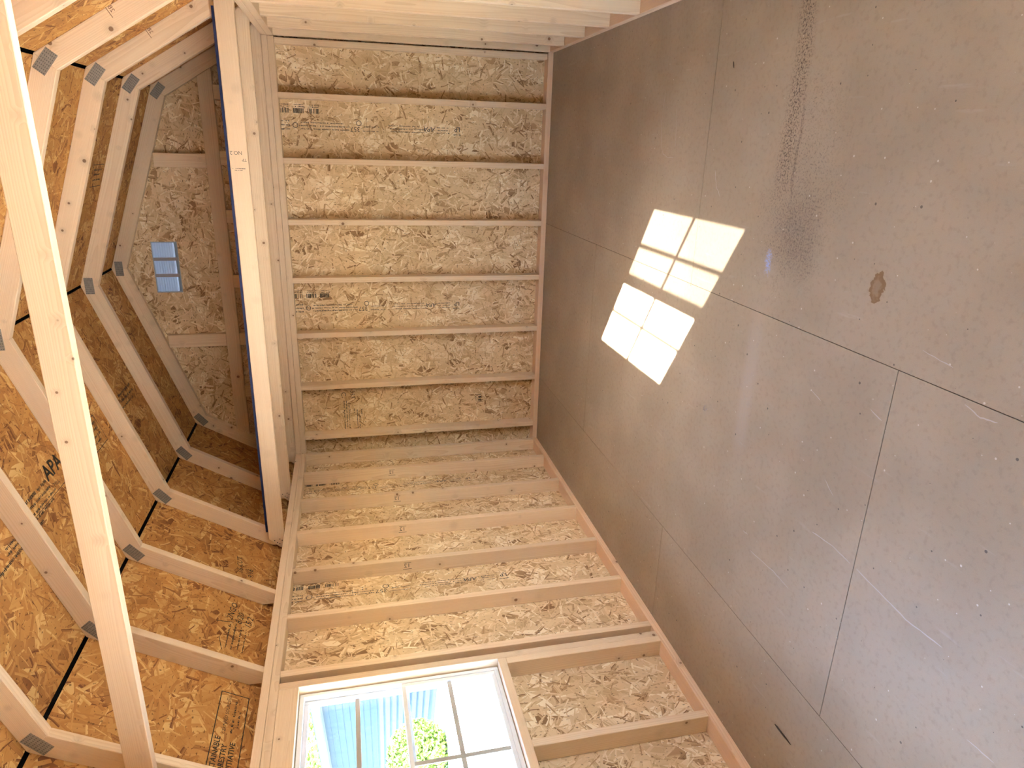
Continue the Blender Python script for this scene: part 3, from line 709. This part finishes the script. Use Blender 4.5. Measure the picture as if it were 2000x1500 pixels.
for pts, wd in (([(44.1, -131.5), (44.5, -135.4), (44.1, -138.9)], .16), ([(44.1, -140), (43.6, -144.1), (43.1, -148.1), (43.4, -152.9)], .17),
                ([(33.5, -119.5), (33.9, -125.5), (33.6, -129.3)], .14), ([(35.5, -117), (35.6, -118.4)], .12), ([(100.6, -73.9), (96, -73.4), (93.6, -73.8), (91.2, -74.3), (90, -75.3), (89.4, -77.5), (89.4, -79.7)], .10),
                ([(98, -79), (94, -79.8), (91, -80)], .09), ([(63.4, -136.8), (62.8, -138.8)], .15), ([(68.4, -148.3), (67.8, -150.2), (68.0, -152)], .14), ([(62, -126.5), (61.3, -128.6)], .10),
                ([(88, -95), (85.5, -96), (84, -97.6)], .12), ([(72, -142), (71.4, -146)], .12), ([(36.5, -158), (36.7, -161)], .16), ([(52, -132), (50.6, -134)], .1)):
    ribbon('scratch', wob(pts), wd, WHITESC, flo)
def sliver(label, x, y, ang, L, wd, mat, h=.12, group=None, name='wood_splinter', cat='splinter'):
    pts = [(-L/2, 0), (-L*.3, -wd*.45), (L*.1, -wd*.5), (L/2, -wd*.05), (L*.15, wd*.5), (-L*.35, wd*.4)]
    o = prism(name, pts, frame((x, y, h/2+.002), (math.cos(ang), math.sin(ang), 0), (-math.sin(ang), math.cos(ang), 0)), h, mat, None, .02)
    return tag(o, label, cat, group)
sliver('dark wood splinter lying near the foot of the window wall', 12.05, -133.8, math.radians(-88), 3.9, .3, SLIV)
sliver('tiny dark sliver on the floor near the far side wall', 103.0, -96.8, math.radians(-160), 1.0, .14, SLIV)
def shaving(x, y, label):
    bm = bmesh.new(); n = 10; rows = []
    for i in range(n+1):
        a = i/n*math.pi*1.5; r = .35
        px, pz = r*math.cos(a)*1.3, .06+.12*(1-math.cos(a*1.2))
        py = r*math.sin(a)
        rows.append((bm.verts.new(Vector((px, py, pz-.05))*IN), bm.verts.new(Vector((px*1.05, py*1.05, pz+.12))*IN)))
    for (a, b), (c, d) in zip(rows[:-1], rows[1:]): bm.faces.new((a, b, d, c))
    me = bpy.data.meshes.new('shaving'); bm.to_mesh(me); bm.free(); me.materials.append(SHAV)
    o = link('wood_shaving', me, frame((x, y, 0), X, Y)); sm = o.modifiers.new('thick', 'SOLIDIFY'); sm.thickness = .02*IN
    tag(o, label, 'shaving')
shaving(50.0, -101.8, 'small curled grey shaving on the floor beyond the sunlight patch')

# ------------------------------------------------------------------ outside
gd = span('ground', (-3000, -2000, -14), (2500, 3000, -12), GRAVEL, None, 0)
tag(gd, 'bright sunlit gravel yard outside the window', 'ground', kind='structure')
# the neighbouring building: long wall running away from the window
P1, P2 = Vector((-452, 375)), Vector((-623, 450))
dv = (P2-P1).normalized(); A = P1-dv*330; B = P1+dv*520
nvv = Vector((dv.y, -dv.x));  nvv = nvv if nvv.y < 0 else -nvv
nb = empty('neighbor_building', (((A+B)/2).x, ((A+B)/2).y, -12), label='neighbouring pale building with lap siding seen through the window', cat='building')
L = (B-A).length; HB = 121
M = frame((((A+B)/2).x, ((A+B)/2).y, -12), (-dv.x, -dv.y, 0), (-nvv.x, -nvv.y, 0))
bm = bmesh.new(); z = 8.0
def bmbox(x0, y0, z0, x1, y1, z1, tilt=0.0):
    v = [bm.verts.new(Vector(c)*IN) for c in ((x0, y0, z0), (x1, y0, z0), (x1, y1, z0), (x0, y1, z0), (x0, y0+tilt, z1), (x1, y0+tilt, z1), (x1, y1, z1), (x0, y1, z1))]
    for f in ((0, 3, 2, 1), (4, 5, 6, 7), (0, 1, 5, 4), (1, 2, 6, 5), (2, 3, 7, 6), (3, 0, 4, 7)): bm.faces.new([v[i] for i in f])
def flush(name, mat):
    global bm
    bmesh.ops.recalc_face_normals(bm, faces=bm.faces)
    me = bpy.data.meshes.new(name); bm.to_mesh(me); bm.free(); me.materials.append(mat); bm = bmesh.new()
    return link(name, me, M, nb)
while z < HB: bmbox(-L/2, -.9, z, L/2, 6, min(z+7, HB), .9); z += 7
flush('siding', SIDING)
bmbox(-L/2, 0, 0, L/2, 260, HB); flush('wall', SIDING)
bmbox(-L/2-10, -14, HB-1, L/2+10, -12.5, HB+7); flush('fascia', FASCIA)
bmbox(-L/2-10, -13, HB-2, L/2+10, 0, HB-1); flush('soffit', FASCIA)
vv = [bm.verts.new(Vector(c)*IN) for c in ((-L/2-12, -15, HB+7), (L/2+12, -15, HB+7), (L/2+12, 130, HB+34), (-L/2-12, 130, HB+34), (-L/2-12, 275, HB+7), (L/2+12, 275, HB+7))]
bm.faces.new(vv[:4]); bm.faces.new((vv[3], vv[2], vv[5], vv[4])); flush('roof', SHING)
bmbox(-L/2+4, 1, 0, L/2-4, 10, 8); flush('skid', SLIV)
def leaves(n, rad, cen, size, seed):
    r = random.Random(seed); vs_, fs = [], []
    for _ in range(n):
        while True:
            p = Vector((r.uniform(-1, 1), r.uniform(-1, 1), r.uniform(-1, 1)))
            if .25 < p.length < 1: break
        p = Vector((p.x*rad[0], p.y*rad[1], p.z*rad[2]))+Vector(cen)
        a = Vector((r.gauss(0, 1), r.gauss(0, 1), r.gauss(0, 1))).normalized(); b = a.orthogonal().normalized(); s = size*r.uniform(.6, 1.3)
        i = len(vs_); vs_ += [tuple((p+a*s)*IN), tuple((p+b*s*.55)*IN), tuple((p-a*s)*IN), tuple((p-b*s*.55)*IN)]; fs.append((i, i+1, i+2, i+3))
    me = bpy.data.meshes.new('foliage'); me.from_pydata(vs_, [], fs); me.materials.append(LEAF); return me
def tree(x, y, h, r, label, seed):
    t = empty('leafy_tree', (x, y, -12), label=label, cat='tree', group='trees beyond the neighbouring building')
    bm_ = bmesh.new(); bmesh.ops.create_cone(bm_, cap_ends=True, segments=10, radius1=9*IN, radius2=5*IN, depth=h*.5*IN); bmesh.ops.translate(bm_, verts=bm_.verts, vec=(0, 0, h*.25*IN))
    me = bpy.data.meshes.new('trunk'); bm_.to_mesh(me); bm_.free(); me.materials.append(BARK)
    link('trunk', me, Matrix.Translation(Vector((x, y, -12))*IN), t)
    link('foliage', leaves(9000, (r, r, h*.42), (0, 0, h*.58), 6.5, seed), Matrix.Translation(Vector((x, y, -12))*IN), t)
def dirpt(q, dist): return (CAM.x - dist, CAM.y + q*dist)
tree(*dirpt(.80, 1500), 420, 190, 'broad leafy tree showing above the neighbouring roof', 3)
tree(*dirpt(1.0, 1750), 460, 210, 'taller leafy tree behind the neighbouring roof', 4)
tree(*dirpt(.52, 1500), 400, 190, 'leafy tree standing off the end of the neighbouring building', 5)
sb = empty('garden_shrub', (*dirpt(.90, 560), -12), label='yellow-green shrub at the foot of the neighbouring wall', cat='shrub')
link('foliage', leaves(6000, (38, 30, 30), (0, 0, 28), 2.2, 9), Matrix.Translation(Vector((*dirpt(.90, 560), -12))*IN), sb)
